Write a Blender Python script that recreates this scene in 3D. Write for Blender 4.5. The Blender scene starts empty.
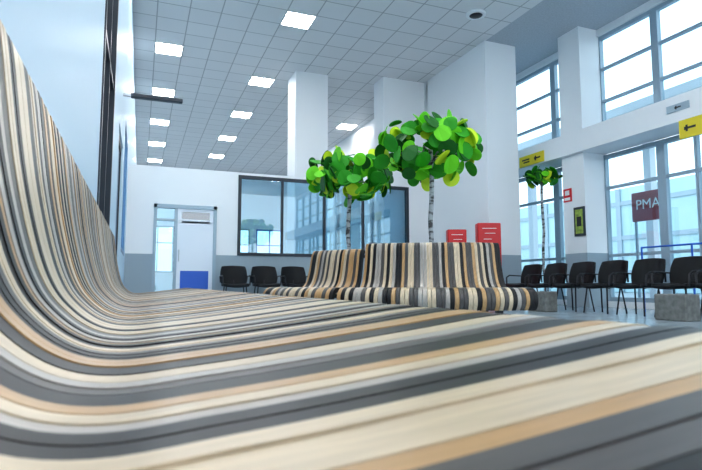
import bpy, bmesh, math, random
from mathutils import Vector, Matrix
random.seed(7)
S=bpy.context.scene
C=S.collection
S.view_settings.view_transform='Standard'
try: S.view_settings.look='Medium High Contrast'
except Exception: pass
H=0.47      # eye height
CE=5.87     # ceiling

# ---------------- materials
def mat(name,col,rough=.5,metal=0,emis=None,es=0,noise=0,nscale=20,spec=.5,bump=0):
    m=bpy.data.materials.new(name); m.use_nodes=True
    nt=m.node_tree; b=nt.nodes['Principled BSDF']
    b.inputs['Base Color'].default_value=(*col,1)
    b.inputs['Roughness'].default_value=rough
    b.inputs['Metallic'].default_value=metal
    b.inputs['Specular IOR Level'].default_value=spec
    if emis:
        b.inputs['Emission Color'].default_value=(*emis,1); b.inputs['Emission Strength'].default_value=es
    if noise:
        tc=nt.nodes.new('ShaderNodeTexCoord'); n=nt.nodes.new('ShaderNodeTexNoise'); n.inputs['Scale'].default_value=nscale
        r=nt.nodes.new('ShaderNodeValToRGB')
        r.color_ramp.elements[0].position=.3; r.color_ramp.elements[1].position=.7
        r.color_ramp.elements[0].color=(*[c*(1-noise) for c in col],1)
        r.color_ramp.elements[1].color=(*[min(1,c*(1+noise)) for c in col],1)
        nt.links.new(tc.outputs['Object'],n.inputs['Vector']); nt.links.new(n.outputs['Fac'],r.inputs['Fac'])
        nt.links.new(r.outputs['Color'],b.inputs['Base Color'])
        if bump:
            bp=nt.nodes.new('ShaderNodeBump'); bp.inputs['Strength'].default_value=bump
            nt.links.new(n.outputs['Fac'],bp.inputs['Height']); nt.links.new(bp.outputs['Normal'],b.inputs['Normal'])
    return m
def grid_mat(name,col,line,size,mortar,offx=0,offy=0,rough=.6,noise=.03):
    m=bpy.data.materials.new(name); m.use_nodes=True; nt=m.node_tree; b=nt.nodes['Principled BSDF']
    tc=nt.nodes.new('ShaderNodeTexCoord'); mp=nt.nodes.new('ShaderNodeMapping'); mp.inputs['Location'].default_value=(-offx,-offy,0)
    br=nt.nodes.new('ShaderNodeTexBrick'); br.offset=0; br.squash=1
    br.inputs['Color1'].default_value=(*col,1); br.inputs['Color2'].default_value=(*[c*(1-noise) for c in col],1)
    br.inputs['Mortar'].default_value=(*line,1); br.inputs['Scale'].default_value=1
    br.inputs['Mortar Size'].default_value=mortar; br.inputs['Brick Width'].default_value=size; br.inputs['Row Height'].default_value=size
    nt.links.new(tc.outputs['Object'],mp.inputs['Vector']); nt.links.new(mp.outputs['Vector'],br.inputs['Vector'])
    nt.links.new(br.outputs['Color'],b.inputs['Base Color']); b.inputs['Roughness'].default_value=rough
    return m
def dado_mat(name,top,low,z):
    m=mat(name,top,.6); nt=m.node_tree; b=nt.nodes['Principled BSDF']
    g=nt.nodes.new('ShaderNodeNewGeometry'); s=nt.nodes.new('ShaderNodeSeparateXYZ'); gt=nt.nodes.new('ShaderNodeMath'); gt.operation='GREATER_THAN'; gt.inputs[1].default_value=z
    mx=nt.nodes.new('ShaderNodeMix'); mx.data_type='RGBA'
    mx.inputs[6].default_value=(*low,1); mx.inputs[7].default_value=(*top,1)
    nt.links.new(g.outputs['Position'],s.inputs[0]); nt.links.new(s.outputs['Z'],gt.inputs[0]); nt.links.new(gt.outputs[0],mx.inputs[0]); nt.links.new(mx.outputs[2],b.inputs['Base Color'])
    return m
def glass_mat(name,tint,gl=.12):
    m=bpy.data.materials.new(name); m.use_nodes=True; nt=m.node_tree; nt.nodes.clear()
    o=nt.nodes.new('ShaderNodeOutputMaterial'); t=nt.nodes.new('ShaderNodeBsdfTransparent'); g=nt.nodes.new('ShaderNodeBsdfGlossy'); mx=nt.nodes.new('ShaderNodeMixShader')
    t.inputs[0].default_value=(*tint,1); g.inputs['Roughness'].default_value=.02; mx.inputs[0].default_value=gl
    nt.links.new(t.outputs[0],mx.inputs[1]); nt.links.new(g.outputs[0],mx.inputs[2]); nt.links.new(mx.outputs[0],o.inputs[0])
    return m
M_white=dado_mat('wall_paint_with_grey_dado',(.82,.84,.86),(.34,.41,.46),1.1)
M_wl=mat('cool_wall_paint',(.55,.71,.84),.45)
M_plain=mat('white_paint',(.82,.84,.86),.5)
M_ceil=grid_mat('ceiling_tiles',(.72,.72,.73),(.40,.40,.41),.6,.012,.15,.3)
M_ceil2=mat('perforated_ceiling',(.45,.48,.52),.7,noise=.1,nscale=30)
M_floor=grid_mat('floor_tiles',(.38,.45,.50),(.28,.33,.37),.6,.006,rough=.2)
M_frame=mat('grey_aluminium',(.34,.43,.50),.4,.2)
M_darkframe=mat('dark_frame',(.03,.04,.055),.4)
M_glass=glass_mat('clear_glass',(.90,.97,.99),.08)
M_glass2=glass_mat('partition_glass',(.66,.85,.94),.12)
M_glass3=glass_mat('dark_office_glass',(.12,.18,.26),.25)
M_panel=mat('lamp_diffuser',(1,1,1),.5,emis=(1,.99,.98),es=34)
M_black=mat('black_vinyl',(.008,.008,.010),.5,noise=.2,nscale=60,spec=.3)
M_metal=mat('brushed_metal',(.55,.57,.6),.3,.9)
M_dkmetal=mat('dark_metal',(.03,.03,.035),.45,.4)
M_conc=mat('concrete',(.20,.20,.19),.85,noise=.25,nscale=14,bump=.2)
M_red=mat('red_enamel',(.62,.012,.018),.35)
M_yel=mat('yellow_sign',(.72,.58,.02),.4)
M_wht=mat('white_print',(.9,.9,.9),.5)
M_blk=mat('black_print',(.02,.02,.02),.5)
M_blue=mat('blue_enamel',(.03,.13,.55),.35)
M_bluegrey=mat('blue_grey_enamel',(.10,.19,.32),.4)
M_purple=mat('maroon_panel',(.36,.07,.08),.4)
M_green=mat('poster_green',(.32,.42,.08),.5,noise=.4,nscale=12)
M_door=mat('door_white',(.78,.82,.88),.4)
def wood(name,col,rough=.33,spec=.5):
    m=mat(name,col,rough,spec=spec); nt=m.node_tree; b=nt.nodes['Principled BSDF']
    tc=nt.nodes.new('ShaderNodeTexCoord'); mp=nt.nodes.new('ShaderNodeMapping'); mp.inputs['Scale'].default_value=(6,60,6)
    n=nt.nodes.new('ShaderNodeTexNoise'); n.inputs['Scale'].default_value=2; n.inputs['Detail'].default_value=5
    r=nt.nodes.new('ShaderNodeValToRGB'); r.color_ramp.elements[0].position=.3; r.color_ramp.elements[1].position=.7
    r.color_ramp.elements[0].color=(*[c*.86 for c in col],1); r.color_ramp.elements[1].color=(*[min(1,c*1.1) for c in col],1)
    nt.links.new(tc.outputs['Object'],mp.inputs[0]); nt.links.new(mp.outputs[0],n.inputs['Vector']); nt.links.new(n.outputs['Fac'],r.inputs[0]); nt.links.new(r.outputs[0],b.inputs['Base Color'])
    return m
WOODS=[wood('slat_dark_grey',(.022,.021,.022),.40,.3),wood('slat_cream',(.62,.50,.35)),wood('slat_tan',(.52,.32,.15)),wood('slat_light_grey',(.42,.38,.34)),wood('slat_mid_grey',(.10,.092,.088),.38,.35)]

# ---------------- helpers
def link(o): C.objects.link(o); return o
def newobj(name,me,parent=None,label=None,cat=None,kind=None,group=None):
    o=bpy.data.objects.new(name,me); link(o)
    if parent: o.parent=parent
    if label: o['label']=label
    if cat: o['category']=cat
    if kind: o['kind']=kind
    if group: o['group']=group
    return o
def empty(name,loc,label,cat,group=None,rot=0):
    o=newobj(name,None,None,label,cat,None,group); o.location=loc; o.rotation_euler=(0,0,rot); o.empty_display_size=.1; return o
def addbox(bm,b,mi=0):
    x0,x1,y0,y1,z0,z1=b
    v=[bm.verts.new(p) for p in [(x0,y0,z0),(x1,y0,z0),(x1,y1,z0),(x0,y1,z0),(x0,y0,z1),(x1,y0,z1),(x1,y1,z1),(x0,y1,z1)]]
    for f in [(0,3,2,1),(4,5,6,7),(0,1,5,4),(1,2,6,5),(2,3,7,6),(3,0,4,7)]:
        fc=bm.faces.new([v[i] for i in f]); fc.material_index=mi
def boxes(name,bl,mats,parent=None,bevel=0,**k):
    if not isinstance(mats,list): mats=[mats]
    bm=bmesh.new()
    for b in bl:
        mi=b[6] if len(b)>6 else 0
        addbox(bm,b[:6],mi)
    me=bpy.data.meshes.new(name); bm.to_mesh(me); bm.free()
    for m in mats: me.materials.append(m)
    o=newobj(name,me,parent,**k)
    if bevel:
        md=o.modifiers.new('bev','BEVEL'); md.width=bevel; md.segments=2
    return o
def tube(name,pts,r,m,parent=None,cyc=False,**k):
    cu=bpy.data.curves.new(name,'CURVE'); cu.dimensions='3D'; cu.bevel_depth=r; cu.bevel_resolution=3; cu.use_fill_caps=True
    s=cu.splines.new('POLY'); s.points.add(len(pts)-1)
    for i,p in enumerate(pts): s.points[i].co=(*p,1)
    s.use_cyclic_u=cyc
    t=bpy.data.objects.new('tmp',cu); link(t)
    dg=bpy.context.evaluated_depsgraph_get(); me=bpy.data.meshes.new_from_object(t.evaluated_get(dg)); bpy.data.objects.remove(t)
    me.materials.clear(); me.materials.append(m)
    for p in me.polygons: p.use_smooth=True
    me.name=name
    return newobj(name,me,parent,**k)
def catmull(P,n=5):
    out=[]
    for i in range(len(P)-1):
        p0=P[max(i-1,0)];p1=P[i];p2=P[i+1];p3=P[min(i+2,len(P)-1)]
        for j in range(n):
            t=j/n
            out.append(tuple(.5*((2*p1[k])+(-p0[k]+p2[k])*t+(2*p0[k]-5*p1[k]+4*p2[k]-p3[k])*t*t+(-p0[k]+3*p1[k]-3*p2[k]+p3[k])*t**3) for k in range(2)))
    out.append(P[-1]); return out

# ---------------- room
st=dict(kind='structure')
boxes('floor',[(-.5,16,-8,27,-.1,0)],M_floor,label='light grey polished tile floor',**st)
boxes('ceiling',[(-.5,7.0,-8,27,CE,CE+.1),(7.0,9.3,-8,27,CE,CE+.1,1)],[M_ceil,M_ceil2],label='suspended tile ceiling',**st)
# left wall with door / glazing recesses
def wall_x(name,x0,x1,y0,y1,z1,holes,m,**k):
    bl=[];y=y0
    for (a,b,lo,hi) in holes:
        bl.append((x0,x1,y,a,0,z1))
        if lo>0: bl.append((x0,x1,a,b,0,lo))
        bl.append((x0,x1,a,b,hi,z1)); y=b
    bl.append((x0,x1,y,y1,0,z1))
    return boxes(name,bl,m,**k)
LW=-.3
wall_x('wall_left',LW-.2,LW,-8,27,CE,[(4.15,5.7,.9,5.2),(7.2,8.6,0,2.5),(9.4,11.2,1,3.2)],M_wl,label='pale blue painted side wall',**st)
def win(name,plane,x,y0,y1,z0,z1,vs,hs,fm,gm,t=.06,label='framed window'):
    """frame lying in plane x (plane='x') or y"""
    bl=[]
    def add(a0,a1,b0,b1,d=.05):
        if plane=='x': bl.append((x-d,x+d,a0,a1,b0,b1))
        else: bl.append((a0,a1,x-d,x+d,b0,b1))
    add(y0,y0+t,z0,z1); add(y1-t,y1,z0,z1); add(y0,y1,z0,z0+t,.048); add(y0,y1,z1-t,z1,.048)
    for v in vs: add(v-t/3,v+t/3,z0,z1,.045)
    for h in hs: add(y0,y1,h-t/3,h+t/3,.04)
    o=boxes(name,bl,fm,label=label,kind='structure')
    g=boxes('glass',[(x-.006,x+.006,y0+.02,y1-.02,z0+.02,z1-.02) if plane=='x' else (y0+.02,y1-.02,x-.006,x+.006,z0+.02,z1-.02)],gm,parent=o)
    return o
n=1
win('window_1','x',LW-.04,4.15,5.7,.9,5.2,[4.9],[2.4,3.6],M_darkframe,M_glass3,.08,'tall dark framed office glazing'); 
win('window_2','x',LW-.05,9.4,11.2,1,3.2,[10.3],[],M_bluegrey,M_glass2,.08,'blue grey framed office window')
boxes('door_2',[(LW-.09,LW-.02,7.2,7.3,0,2.5),(LW-.09,LW-.02,8.5,8.6,0,2.5),(LW-.09,LW-.02,7.2,8.6,2.4,2.5),(LW-.07,LW-.04,7.3,8.5,0,2.4,1)],[M_darkframe,M_bluegrey],label='blue grey side door in dark frame',**st)
# partition wall (y=12)
PY=12.0
bl=[(LW,.236,PY,PY+.15,0,2.98),(1.54,2.0,PY,PY+.15,0,2.98),(.236,1.54,PY,PY+.15,2.17,2.98),(2.0,6.3,PY,PY+.15,0,1.10),(2.0,6.3,PY,PY+.15,2.90,2.98),(6.3,6.97,PY,PY+.15,0,2.98)]
boxes('wall_back',bl,M_white,label='white partition wall with grey dado',**st)
win('window_3','y',PY+.03,2.0,6.3,1.10,2.92,[3.02,4.05,5.05],[],M_darkframe,M_glass2,.07,'long dark framed interior window')
# door
d=boxes('door_1',[(.236,.30,PY-.03,PY+.12,0,2.17),(1.47,1.54,PY-.03,PY+.12,0,2.17),(.236,1.54,PY-.03,PY+.12,2.09,2.17),(.66,.72,PY-.01,PY+.1,0,2.1),(.30,.66,PY-.01,PY+.1,1.82,1.86),
  (.72,.80,PY,PY+.06,0,2.09,1),(1.39,1.47,PY,PY+.06,0,2.09,1),(.80,1.39,PY,PY+.06,1.78,1.86,1),(.80,1.39,PY,PY+.06,2.02,2.09,1),(.8,1.39,PY,PY+.06,.75,1.82,1),(.30,.66,PY,PY+.06,0,.3,1),
  (.8,1.39,PY+.01,PY+.05,.06,.75,2)],[M_frame,M_door,M_blue],label='white glazed door with blue kick panel',**st)
boxes('glass',[(.80,1.39,PY+.03,PY+.035,1.2,2.05)],M_glass3,parent=d); boxes('glass',[(.30,.66,PY+.03,PY+.035,.3,2.1)],M_glass2,parent=d)
tube('door_handle',[(.76,PY-.04,.95),(.76,PY-.04,1.2)],.012,M_metal,parent=d)
# columns behind partition and big block
boxes('wall_column',[(3.52,4.38,12.75,13.5,0,CE)],M_plain,label='square white structural column',**st)
boxes('wall_pier',[(5.75,6.96,12.3,12.9,0,CE)],M_plain,label='white wall pier',**st)
wall_x('wall_inner_right',6.97,7.2,12.15,27,CE,[(13.6,16.0,1,4.3),(16.8,19.4,1,4.3),(20,23,1,4.3)],M_plain,label='white side wall of rear hall',**st)
boxes('wall_block',[(6.97,7.8,9.58,12.2,0,CE)],M_white,label='large white wall block with grey base',**st)
for i,(a,b) in enumerate([(13.6,16.0),(16.8,19.4),(20,23)]):
    win('window_%d'%(4+i),'x',7.08,a,b,1,4.3,[(a+b)/2],[2.6,3.5],M_frame,M_glass,.07)
# far wall
bl=[(LW,6.97,26.5,26.7,0,1.0),(LW,6.97,26.5,26.7,3.2,CE)]+[(x-.15,x+.15,26.5,26.7,1,3.2) for x in (-.15,1.6,3.4,5.2,6.9)]
boxes('wall_far',bl,M_plain,label='white end wall of rear hall',**st)
for i,(a,b) in enumerate([(0,1.45),(1.75,3.25),(3.55,5.05),(5.35,6.75)]):
    win('window_%d'%(7+i),'y',26.6,a,b,1,3.2,[(a+b)/2],[2.4],M_blue if i%2 else M_frame,M_glass,.07)
# right glazing
GX=9.0
boxes('wall_column_right',[(8.4,9.05,8.3,8.9,0,CE)],M_white,label='white column with grey painted base',**st)
boxes('wall_column_front',[(8.4,9.05,1.6,2.2,0,CE)],M_white,label='white column with grey painted base',**st)
boxes('trim_1',[(8.28,9.0,-8,13.0,3.17,3.62)],M_plain,label='white horizontal beam along the glazing',**st)
boxes('wall_right',[(8.9,9.1,-8,13.0,0,.12),(8.9,9.1,12.9,27,0,CE),(8.9,9.1,-8,13,CE-.15,CE)],M_plain,label='low upstand of glazed facade',**st)
n=11
ys=[-8,-6.6,-5.2,-3.8,-2.4,-1.0,.3,1.6,2.95,4.3,5.65,7.0,8.35,9.7,11.2,12.9]
for i,(a,b) in enumerate(zip(ys,ys[1:])):
    win('window_%d'%n,'x',GX,a,b,.12,3.15,[(a+b)/2] if i%2==0 else [],[1.05,2.45],M_frame,M_glass,.085,'tall grey framed facade window'); n+=1
    win('window_%d'%n,'x',GX,a,b,3.62,CE-.15,[],[4.3,5.0],M_frame,M_glass,.075,'upper grey framed facade window'); n+=1

# outside
boxes('ground',[(16,80,-60,90,-.12,-.02)],mat('asphalt',(.35,.38,.40),.8,noise=.1,nscale=2),label='grey paved forecourt outside',kind='structure')
bl=[(26,32,-30,50,0,6.0)]+[(25.9,26,y,y+.3,0,6.0,1) for y in range(-28,50,3)]+[(25.92,26,-30,50,z,z+.25,1) for z in (1,3,5)]
boxes('terminal_building',bl,[mat('pale_facade',(.48,.66,.70),.5),M_frame],label='pale blue glazed building outside',cat='building')
# canopy posts outside
for i,y in enumerate((4.9,9.6,14)):
    boxes('canopy_post',[(11.9,12.1,y,y+.2,0,4.6)],M_plain,label='white steel canopy post outside the glazing',cat='post',group='canopy posts outside')
boxes('canopy_roof',[(10.8,12.6,0,20,4.6,4.8)],M_plain,label='white flat canopy roof outside the glazing',cat='canopy')

# ---------------- ceiling lamps
lm=None
pos=[(2.85,y) for y in (-4.2,-1.2,1.8,4.8,7.2,10.2,13.8,16.8,19.8,22.8)]+[(.45,y) for y in (-2.4,.6,3.6,6.6,9.6,12.6,15.6,18.6,21.6,24.6)]+[(6.45,y) for y in (-3,.6,4.2,16.8,20.4)]
for (x,y) in pos:
    if lm is None:
        root=empty('ceiling_light_panel',(x,y,CE-.02),'square white recessed light panel in tile ceiling','ceiling light','ceiling light panels')
        a=boxes('frame',[(-.3,.3,-.3,-.28,0,.02),(-.3,.3,.28,.3,0,.02),(-.3,-.28,-.3,.3,0,.02),(.28,.3,-.3,.3,0,.02)],M_plain,parent=root)
        b=boxes('diffuser',[(-.28,.28,-.28,.28,.004,.016)],M_panel,parent=root)
        lm=(root,a,b)
    else:
        r=lm[0].copy(); C.objects.link(r); r.location=(x,y,CE-.02)
        for c in lm[1:]:
            q=c.copy(); C.objects.link(q); q.parent=r
# speaker
def lathe(name,prof,m,parent=None,seg=24,**k):
    bm=bmesh.new(); rings=[]
    for (r,z) in prof:
        rings.append([bm.verts.new((r*math.cos(2*math.pi*i/seg),r*math.sin(2*math.pi*i/seg),z)) for i in range(seg)])
    for a,b in zip(rings,rings[1:]):
        for i in range(seg): bm.faces.new((a[i],a[(i+1)%seg],b[(i+1)%seg],b[i]))
    bm.faces.new(rings[0][::-1]); bm.faces.new(rings[-1])
    bmesh.ops.recalc_face_normals(bm,faces=bm.faces)
    me=bpy.data.meshes.new(name); bm.to_mesh(me); bm.free(); me.materials.append(m)
    for p in me.polygons: p.use_smooth=True
    return newobj(name,me,parent,**k)
sp=empty('ceiling_speaker',(6.1,8.65,CE),'round dark ceiling speaker with pale rim','speaker')
lathe('rim',[(.2,0),(.2,-.03),(.13,-.045),(.13,0)],M_plain,sp); lathe('grille',[(.13,-.0),(.129,-.04),(.05,-.05)],M_dkmetal,sp)
# projecting sign on left wall
pa=empty('projecting_sign',(LW,8.0,3.10),'thin dark flat sign panel projecting from wall','sign')
boxes('panel',[(.10,.80,-.04,.04,0,.06)],M_darkframe,pa,.01); boxes('bracket',[(0,.11,-.03,.03,.015,.045)],M_metal,pa)

# ---------------- slatted benches
def slat_mesh(name,frames_fn,count,cols,thick=.03,prof=None):
    """frames_fn(i)->(f0,f1) functions mapping (r,z)->xyz for both sides of slat"""
    bm=bmesh.new()
    P=catmull(prof,5); N=len(P)
    low=[]
    for i in range(N):
        a=P[max(i-1,0)];b=P[min(i+1,N-1)]
        dx,dz=b[0]-a[0],b[1]-a[1]; l=math.hypot(dx,dz) or 1
        low.append((P[i][0]+dz/l*thick,P[i][1]-dx/l*thick))
    for i in range(count):
        f0,f1=frames_fn(i); off=random.uniform(-.0012,.0012)
        up=[(p[0]+off*(q[0]-p[0])/thick,p[1]+off*(q[1]-p[1])/thick) for p,q in zip(P,low)]
        A=[bm.verts.new(f0(*p)) for p in up]; B=[bm.verts.new(f1(*p)) for p in up]
        Cc=[bm.verts.new(f0(*p)) for p in low]; D=[bm.verts.new(f1(*p)) for p in low]
        fs=[]
        for j in range(N-1):
            f=bm.faces.new((A[j],A[j+1],B[j+1],B[j])); f.smooth=True; fs.append(f)
            f=bm.faces.new((Cc[j],D[j],D[j+1],Cc[j+1])); f.smooth=True; fs.append(f)
            fs.append(bm.faces.new((A[j],Cc[j],Cc[j+1],A[j+1])));fs.append(bm.faces.new((B[j],B[j+1],D[j+1],D[j])))
        fs.append(bm.faces.new((A[0],B[0],D[0],Cc[0])));fs.append(bm.faces.new((A[-1],Cc[-1],D[-1],B[-1])))
        for f in fs: f.material_index=cols[i]
    bmesh.ops.recalc_face_normals(bm,faces=bm.faces)
    me=bpy.data.meshes.new(name); bm.to_mesh(me); bm.free()
    for w in WOODS: me.materials.append(w)
    try: me.set_sharp_from_angle(angle=math.radians(40))
    except Exception: pass
    return me
def seq(n,w,rep=(1,1,2)):
    out=[];dark=False
    while len(out)<n:
        c=random.choices((0,4),(w[0],w[4]))[0] if dark else random.choices((1,2,3),w[1:4])[0]
        k=random.choice(rep)
        if (not dark) and random.random()<.25:
            out+=[c]*k; c=random.choices((1,2,3),w[1:4])[0]
        out+=[c]*k; dark=not dark
    return out[:n]
near=[(-.238,.452),(-.231,.41),(-.205,.22),(-.175,.08),(-.147,0),(-.113,-.046),(-.07,-.077),(-.02,-.088),(.05,-.083),(.15,-.073),(.3,-.055),(.42,-.040),(.46,-.041),(.49,-.055),(.508,-.085),(.508,-.14),(.49,-.2)]
near=[(x,z+H) for x,z in near]
b1=empty('slatted_bench',(0,0,0),'long curved bench of striped cream, tan and grey plywood slats','bench')
T=.025; Y0=-.62; cnt=int((5.6-Y0)/T)
cols=seq(cnt,[4.5,4,2.8,2.4,2.0],(1,2,2))
i0=int((.03-Y0)/T)
sp_=[4,0,4,4,0,4,4,2,1,1,1,0,0,3,1,2,0,0,4,3,1,1,0,0,2,2,0,0,4,1,1,0,0,2,3,0,0]
cols[i0:i0+len(sp_)]=sp_
def fr(i):
    a=Y0+i*T; b=a+T*.965
    return (lambda x,z:(x,a,z)),(lambda x,z:(x,b,z))
newobj('slats',slat_mesh('slats',fr,cnt,cols,.028,near),b1)
for y in (-.3,1.2,2.7,4.2,5.3):
    boxes('leg',[(-.05,0,y,y+.06,0,.355),(.40,.45,y,y+.06,0,.37),(-.18,.45,y,y+.06,0,.03),(-.05,.45,y+.005,y+.055,.315,.352)],M_dkmetal,b1)
# curved benches
cx,cy=3.92,6.95
base=math.atan2(-.9304,-.3665)
def arc_bench(a0,a1,dz,label):
    e=empty('curved_slatted_bench',(cx,cy,0),label,'bench','curved benches around the trees')
    prof=[(2.10,.86+dz),(2.115,.90+dz),(2.15,.905+dz),(2.18,.86+dz),(2.20,.74),(2.23,.60),(2.27,.49),(2.33,.43),(2.42,.41),(2.55,.42),(2.70,.435),(2.80,.43),(2.86,.39),(2.885,.33),(2.875,.27),(2.84,.22)]
    st=math.radians(.85); cnt=int(round(math.radians(a1-a0)/st))
    cols=seq(cnt,[4.0,3.4,3.2,1.4,2.8],(1,1,1,2))
    A0=base+math.radians(a0)
    def fr(i):
        a=A0+i*st; b=a+st*.90
        return (lambda r,z:(r*math.cos(a),r*math.sin(a),z)),(lambda r,z:(r*math.cos(b),r*math.sin(b),z))
    newobj('slats',slat_mesh('slats',fr,cnt,cols,.05,prof),e)
    k=max(2,int((a1-a0)/12))
    for i in range(k):
        a=A0+math.radians(a1-a0)*(i+.5)/k
        l=boxes('leg',[(2.2,2.75,-.03,.03,.0,.04),(2.3,2.36,-.03,.03,0,.38),(2.68,2.74,-.03,.03,0,.38),(2.3,2.74,-.028,.028,.32,.365)],M_dkmetal,e); l.rotation_euler=(0,0,a)
    return e
arc_bench(-46,-26.5,-.045,'short curved striped plywood slat bench beside thin-trunked tree')
arc_bench(-25.5,13.5,.01,'curved striped plywood slat bench wrapping around disc-leaf trees')

# ---------------- trees
def bark():
    m=mat('birch_bark',(.75,.76,.78),.8); nt=m.node_tree; b=nt.nodes['Principled BSDF']
    tc=nt.nodes.new('ShaderNodeTexCoord'); mp=nt.nodes.new('ShaderNodeMapping'); mp.inputs['Scale'].default_value=(4,4,9)
    n=nt.nodes.new('ShaderNodeTexNoise'); n.inputs['Scale'].default_value=3; r=nt.nodes.new('ShaderNodeValToRGB')
    r.color_ramp.elements[0].position=.38; r.color_ramp.elements[1].position=.56
    r.color_ramp.elements[0].color=(.08,.08,.08,1); r.color_ramp.elements[1].color=(.44,.46,.48,1)
    nt.links.new(tc.outputs['Object'],mp.inputs[0]);nt.links.new(mp.outputs[0],n.inputs['Vector']);nt.links.new(n.outputs['Fac'],r.inputs[0]);nt.links.new(r.outputs[0],b.inputs['Base Color'])
    return m
M_bark=bark()
LEAF=[mat('felt_dark_green',(.007,.13,.008),.6),mat('felt_green',(.03,.34,.010),.6),mat('felt_bright_green',(.15,.62,.01),.6),mat('felt_lime',(.62,.82,.03),.6)]
def tree(x,y,zc,rx,rz,nd,rd,label,sd):
    random.seed(sd)
    e=empty('felt_disc_tree',(x,y,0),label,'tree','decorative trees')
    lathe('base',[(.2,0),(.2,.03),(.06,.05),(.04,.1)],M_dkmetal,e)
    pts=[(random.uniform(-.015,.015) if i else 0,random.uniform(-.015,.015) if i else 0,.05+i*(zc-.05)/7) for i in range(8)]
    tube('trunk',pts,.03,M_bark,e)
    for k in range(6):
        a=k*1.05+.3; h0=zc-.35*rz*2*random.random()
        tube('branch',[(0,0,h0),(rx*.4*math.cos(a),rx*.4*math.sin(a),h0+.12*min(1,rz*3)),(rx*.8*math.cos(a),rx*.8*math.sin(a),zc+random.uniform(-.5,.6)*rz)],.012,M_bark,e)
    bm=bmesh.new()
    for i in range(nd):
        zz=random.uniform(-1,1); a=random.uniform(0,2*math.pi); s=math.sqrt(1-zz*zz); f=random.uniform(.6,1.05)
        s=s**.6
        c=Vector((rx*s*math.cos(a)*f,rx*s*math.sin(a)*f,zc+rz*zz*f))
        nrm=Vector((s*math.cos(a),s*math.sin(a),zz*.8))+Vector([random.gauss(0,.6) for _ in range(3)]); nrm.normalize()
        R=nrm.to_track_quat('Z','Y').to_matrix(); r=rd*random.uniform(.75,1.12); mi=random.choices(range(4),[4.5,6,5,3])[0]
        n=20; top=[];bot=[]
        for j in range(n):
            t=2*math.pi*j/n; p=Vector((r*math.cos(t),r*math.sin(t),0))
            bend=.12*p.x*p.x/r
            top.append(bm.verts.new(c+R@(p+Vector((0,0,.004+bend))))); bot.append(bm.verts.new(c+R@(p+Vector((0,0,-.004+bend)))))
        fs=[bm.faces.new(top),bm.faces.new(bot[::-1])]+[bm.faces.new((top[j],bot[j],bot[(j+1)%n],top[(j+1)%n])) for j in range(n)]
        for f_ in fs: f_.material_index=mi
    me=bpy.data.meshes.new('foliage'); bm.to_mesh(me); bm.free()
    for l in LEAF: me.materials.append(l)
    newobj('foliage',me,e)
tree(2.83,7.27,2.04,.63,.31,160,.112,'thin birch trunk tree with canopy of dark green felt discs',3)
tree(3.50,6.04,2.22,.655,.38,190,.112,'taller birch trunk tree with green and lime felt disc canopy',5)
tree(8.36,9.5,2.86,.36,.16,60,.10,'felt disc tree with green canopy near the glazing',9)
random.seed(11)

# ---------------- chairs
def sheet(name,fn,nu,nv,th,m,parent):
    bm=bmesh.new(); g=[[bm.verts.new(fn(i/nu,j/nv)) for j in range(nv+1)] for i in range(nu+1)]
    for i in range(nu):
        for j in range(nv):
            f=bm.faces.new((g[i][j],g[i+1][j],g[i+1][j+1],g[i][j+1])); f.smooth=True
    bmesh.ops.recalc_face_normals(bm,faces=bm.faces)
    me=bpy.data.meshes.new(name); bm.to_mesh(me); bm.free(); me.materials.append(m)
    o=newobj(name,me,parent); s=o.modifiers.new('s','SOLIDIFY'); s.thickness=th; s.offset=0
    b=o.modifiers.new('b','BEVEL'); b.width=th*.3; b.segments=2; b.limit_method='ANGLE'
    return o
def rr(u,v,w,h,p=4):  # squircle-ish mapping
    a=2*u-1; b=2*v-1
    return a*w*math.sqrt(1-b*b*.22), b*h*math.sqrt(1-a*a*.18)
def chair_proto(loc,rot,label,group):
    e=empty('waiting_chair',loc,label,'chair',group,rot)
    def seat(u,v):
        x,y=rr(u,v,.28,.25); return (x,y-.02,.43+.35*x*x+.25*max(0,y)**2-.3*max(0,-y-.1)**2)
    def back(u,v):
        a,b=rr(u,v,.28,.22); return (a,.21+.10*(b+.2)/.4-.9*a*a,.64+b)
    sheet('seat',seat,12,10,.06,M_black,e); sheet('backrest',back,12,10,.035,M_black,e)
    for s in (-1,1):
        tube('armrest',[(s*.27,.22,.50),(s*.285,.2,.63),(s*.285,-.1,.64),(s*.28,-.17,.60),(s*.27,-.18,.44)],.014,M_dkmetal,e)
        for t in (-1,1):
            tube('leg',[(s*.2,t*.15,.42),(s*.24,t*.2,.006)],.012,M_dkmetal,e)
    tube('back_bracket',[(0,.1,.41),(0,.2,.43),(0,.235,.55)],.02,M_dkmetal,e)
    return e
def dup(root,loc,rot,label,group):
    r=root.copy(); C.objects.link(r); r.location=loc; r.rotation_euler=(0,0,rot); r['label']=label; r['group']=group
    for c in list(root.children):
        q=c.copy(); C.objects.link(q); q.parent=r
    return r
L1='black vinyl waiting chair with thin armrests beside the partition'
p=chair_proto((1.85,11.25,0),0,L1,'chairs along the partition')
for x in (2.50,3.15): dup(p,(x,11.25,0),0,L1,'chairs along the partition')
L2='black vinyl waiting chair in a row before the glazing'
for i in range(7): dup(p,(6.95,4.6+.65*i,0),-math.pi/2,L2,'chairs along the glazing')
for y in (4.95,7.45):
    boxes('concrete_block',[(6.35,6.62,y-.22,y+.22,0,.34)],M_conc,bevel=.015,label='rough grey concrete block beside the black chairs',cat='concrete block',group='concrete blocks')

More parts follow.
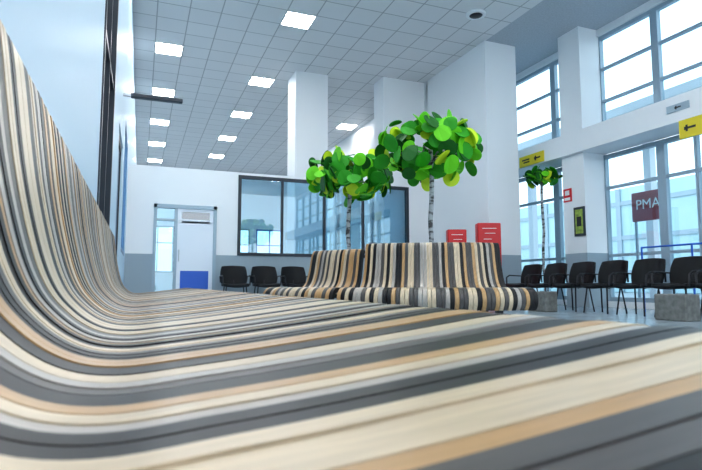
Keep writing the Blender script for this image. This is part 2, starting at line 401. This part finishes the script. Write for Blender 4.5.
# ---------------- signs etc.
def text(body,size,loc,rot,m,parent,name='lettering'):
    cu=bpy.data.curves.new(name,'FONT'); cu.body=body; cu.size=size; cu.align_x='CENTER'; cu.align_y='CENTER'; cu.extrude=.002
    t=bpy.data.objects.new('tmp',cu); link(t)
    dg=bpy.context.evaluated_depsgraph_get(); me=bpy.data.meshes.new_from_object(t.evaluated_get(dg)); bpy.data.objects.remove(t)
    me.materials.clear(); me.materials.append(m)
    o=newobj(name,me,parent); o.location=loc; o.rotation_euler=rot; return o
R_left=(math.pi/2,0,-math.pi/2)   # readable from -X side
e=empty('outdoor_sign',(9.6,7.8,0),'maroon sign panel with white PMA lettering on posts','sign')
boxes('panel',[(-.03,.03,-.38,.40,1.76,2.36)],M_purple,e); text('PMA',.29,(-.035,0.02,2.09),R_left,M_wht,e)
boxes('post',[(-.02,.02,-.36,-.32,0,1.76)],M_frame,e);boxes('post',[(-.02,.02,.32,.36,0,1.76)],M_frame,e)
# yellow signs
def arrow(parent,x,y,z,s):
    boxes('arrow',[(x-.004,x,y-.12*s,y+.05*s,z-.02*s,z+.02*s),(x-.004,x,y+.03*s,y+.07*s,z-.06*s,z+.06*s),(x-.004,x,y+.07*s,y+.1*s,z-.03*s,z+.03*s)],M_blk,parent)
e=empty('yellow_sign',(8.27,5.9,2.86),'yellow direction sign with dark arrow under the beam','sign','yellow direction signs')
boxes('panel',[(0,.03,-.4,.2,0,.31)],M_yel,e); arrow(e,0,.02,.16,.9)
e=empty('yellow_sign',(8.25,9.75,3.19),'yellow direction sign with dark marks on the beam','sign','yellow direction signs')
boxes('panel',[(0,.03,-.45,.35,0,.24)],M_yel,e); arrow(e,0,-.25,.12,.9); boxes('mark',[(-.004,0,0,.25,.13,.16)],M_blk,e);boxes('mark',[(-.004,0,0,.2,.07,.10)],M_blk,e)
e=empty('small_plate_sign',(8.26,6.1,3.35),'small grey plate with dark symbol on beam','sign')
boxes('panel',[(0,.02,-.2,.2,0,.12)],M_frame,e); arrow(e,0,.0,.06,.5)
# column notices
e=empty('fire_notice',(8.38,8.76,2.2),'small red and white fire notice on column','sign')
boxes('panel',[(0,.02,-.11,.11,0,.28)],M_red,e); boxes('symbol',[(-.003,0,-.06,.06,.14,.24),(-.003,0,-.08,.08,.03,.09)],M_wht,e)
e=empty('framed_poster',(8.37,8.45,1.45),'yellow-green poster in dark frame on column','poster')
boxes('frame',[(0,.03,-.14,.14,0,.6)],M_darkframe,e); boxes('print',[(-.003,0,-.10,.10,.05,.55)],M_green,e); boxes('image',[(-.005,-.003,-.06,.06,.2,.4)],M_blk,e)
# red stands
for (x,y,t,w,l) in [(6.68,9.22,1.72,.24,'tall red advertising stand with white print beside wall block'),(6.25,9.75,1.62,.20,'red advertising stand with white print behind striped bench')]:
    e=empty('red_stand',(x,y,0),l,'display stand','red display stands',-.38)
    boxes('body',[(-w,w,-.12,.12,.05,t)],M_red,e,.02); boxes('base',[(-w-.04,w+.04,-.16,.16,0,.05)],M_dkmetal,e,.01)
    for q in [(-w*.6,w*.6,-.125,-.12,t-.12,t-.108),(-w*.4,w*.5,-.125,-.12,t-.22,t-.21),(-w*.5,w*.2,-.125,-.12,t-.34,t-.33),(-w*.1,w*.6,-.125,-.12,t-.6,t-.5)]:
        boxes('print',[q],M_wht,e)
# blue barrier
e=empty('blue_barrier',(8.0,0,0),'blue tubular metal barrier in front of glazing','barrier')
for y in (4.9,5.8,6.7): tube('post',[(0,y,0),(0,y,1.10)],.016,M_blue,e)
tube('rail',[(0,4.9,1.09),(0,6.7,1.09)],.016,M_blue,e)

# ---------------- world, lights, camera
w=bpy.data.worlds.new('World'); S.world=w; w.use_nodes=True; nt=w.node_tree; bg=nt.nodes['Background']
tc=nt.nodes.new('ShaderNodeTexCoord'); sx=nt.nodes.new('ShaderNodeSeparateXYZ'); r=nt.nodes.new('ShaderNodeValToRGB')
r.color_ramp.elements[0].position=0; r.color_ramp.elements[0].color=(.88,.95,.98,1); r.color_ramp.elements[1].position=.7; r.color_ramp.elements[1].color=(.64,.82,1,1)
nt.links.new(tc.outputs['Generated'],sx.inputs[0]); nt.links.new(sx.outputs['Z'],r.inputs[0]); nt.links.new(r.outputs[0],bg.inputs[0]); bg.inputs[1].default_value=2.3

cam=bpy.data.cameras.new('camera'); cam.sensor_width=23.6; cam.lens=535/702*23.6; cam.clip_start=.01; cam.clip_end=300
co=bpy.data.objects.new('camera',cam); link(co); co.location=(0,0,H)
co.rotation_euler=(math.radians(90+5.23),0,-math.radians(21.5))
cam.dof.use_dof=True; cam.dof.focus_distance=6; cam.dof.aperture_fstop=7
S.camera=co
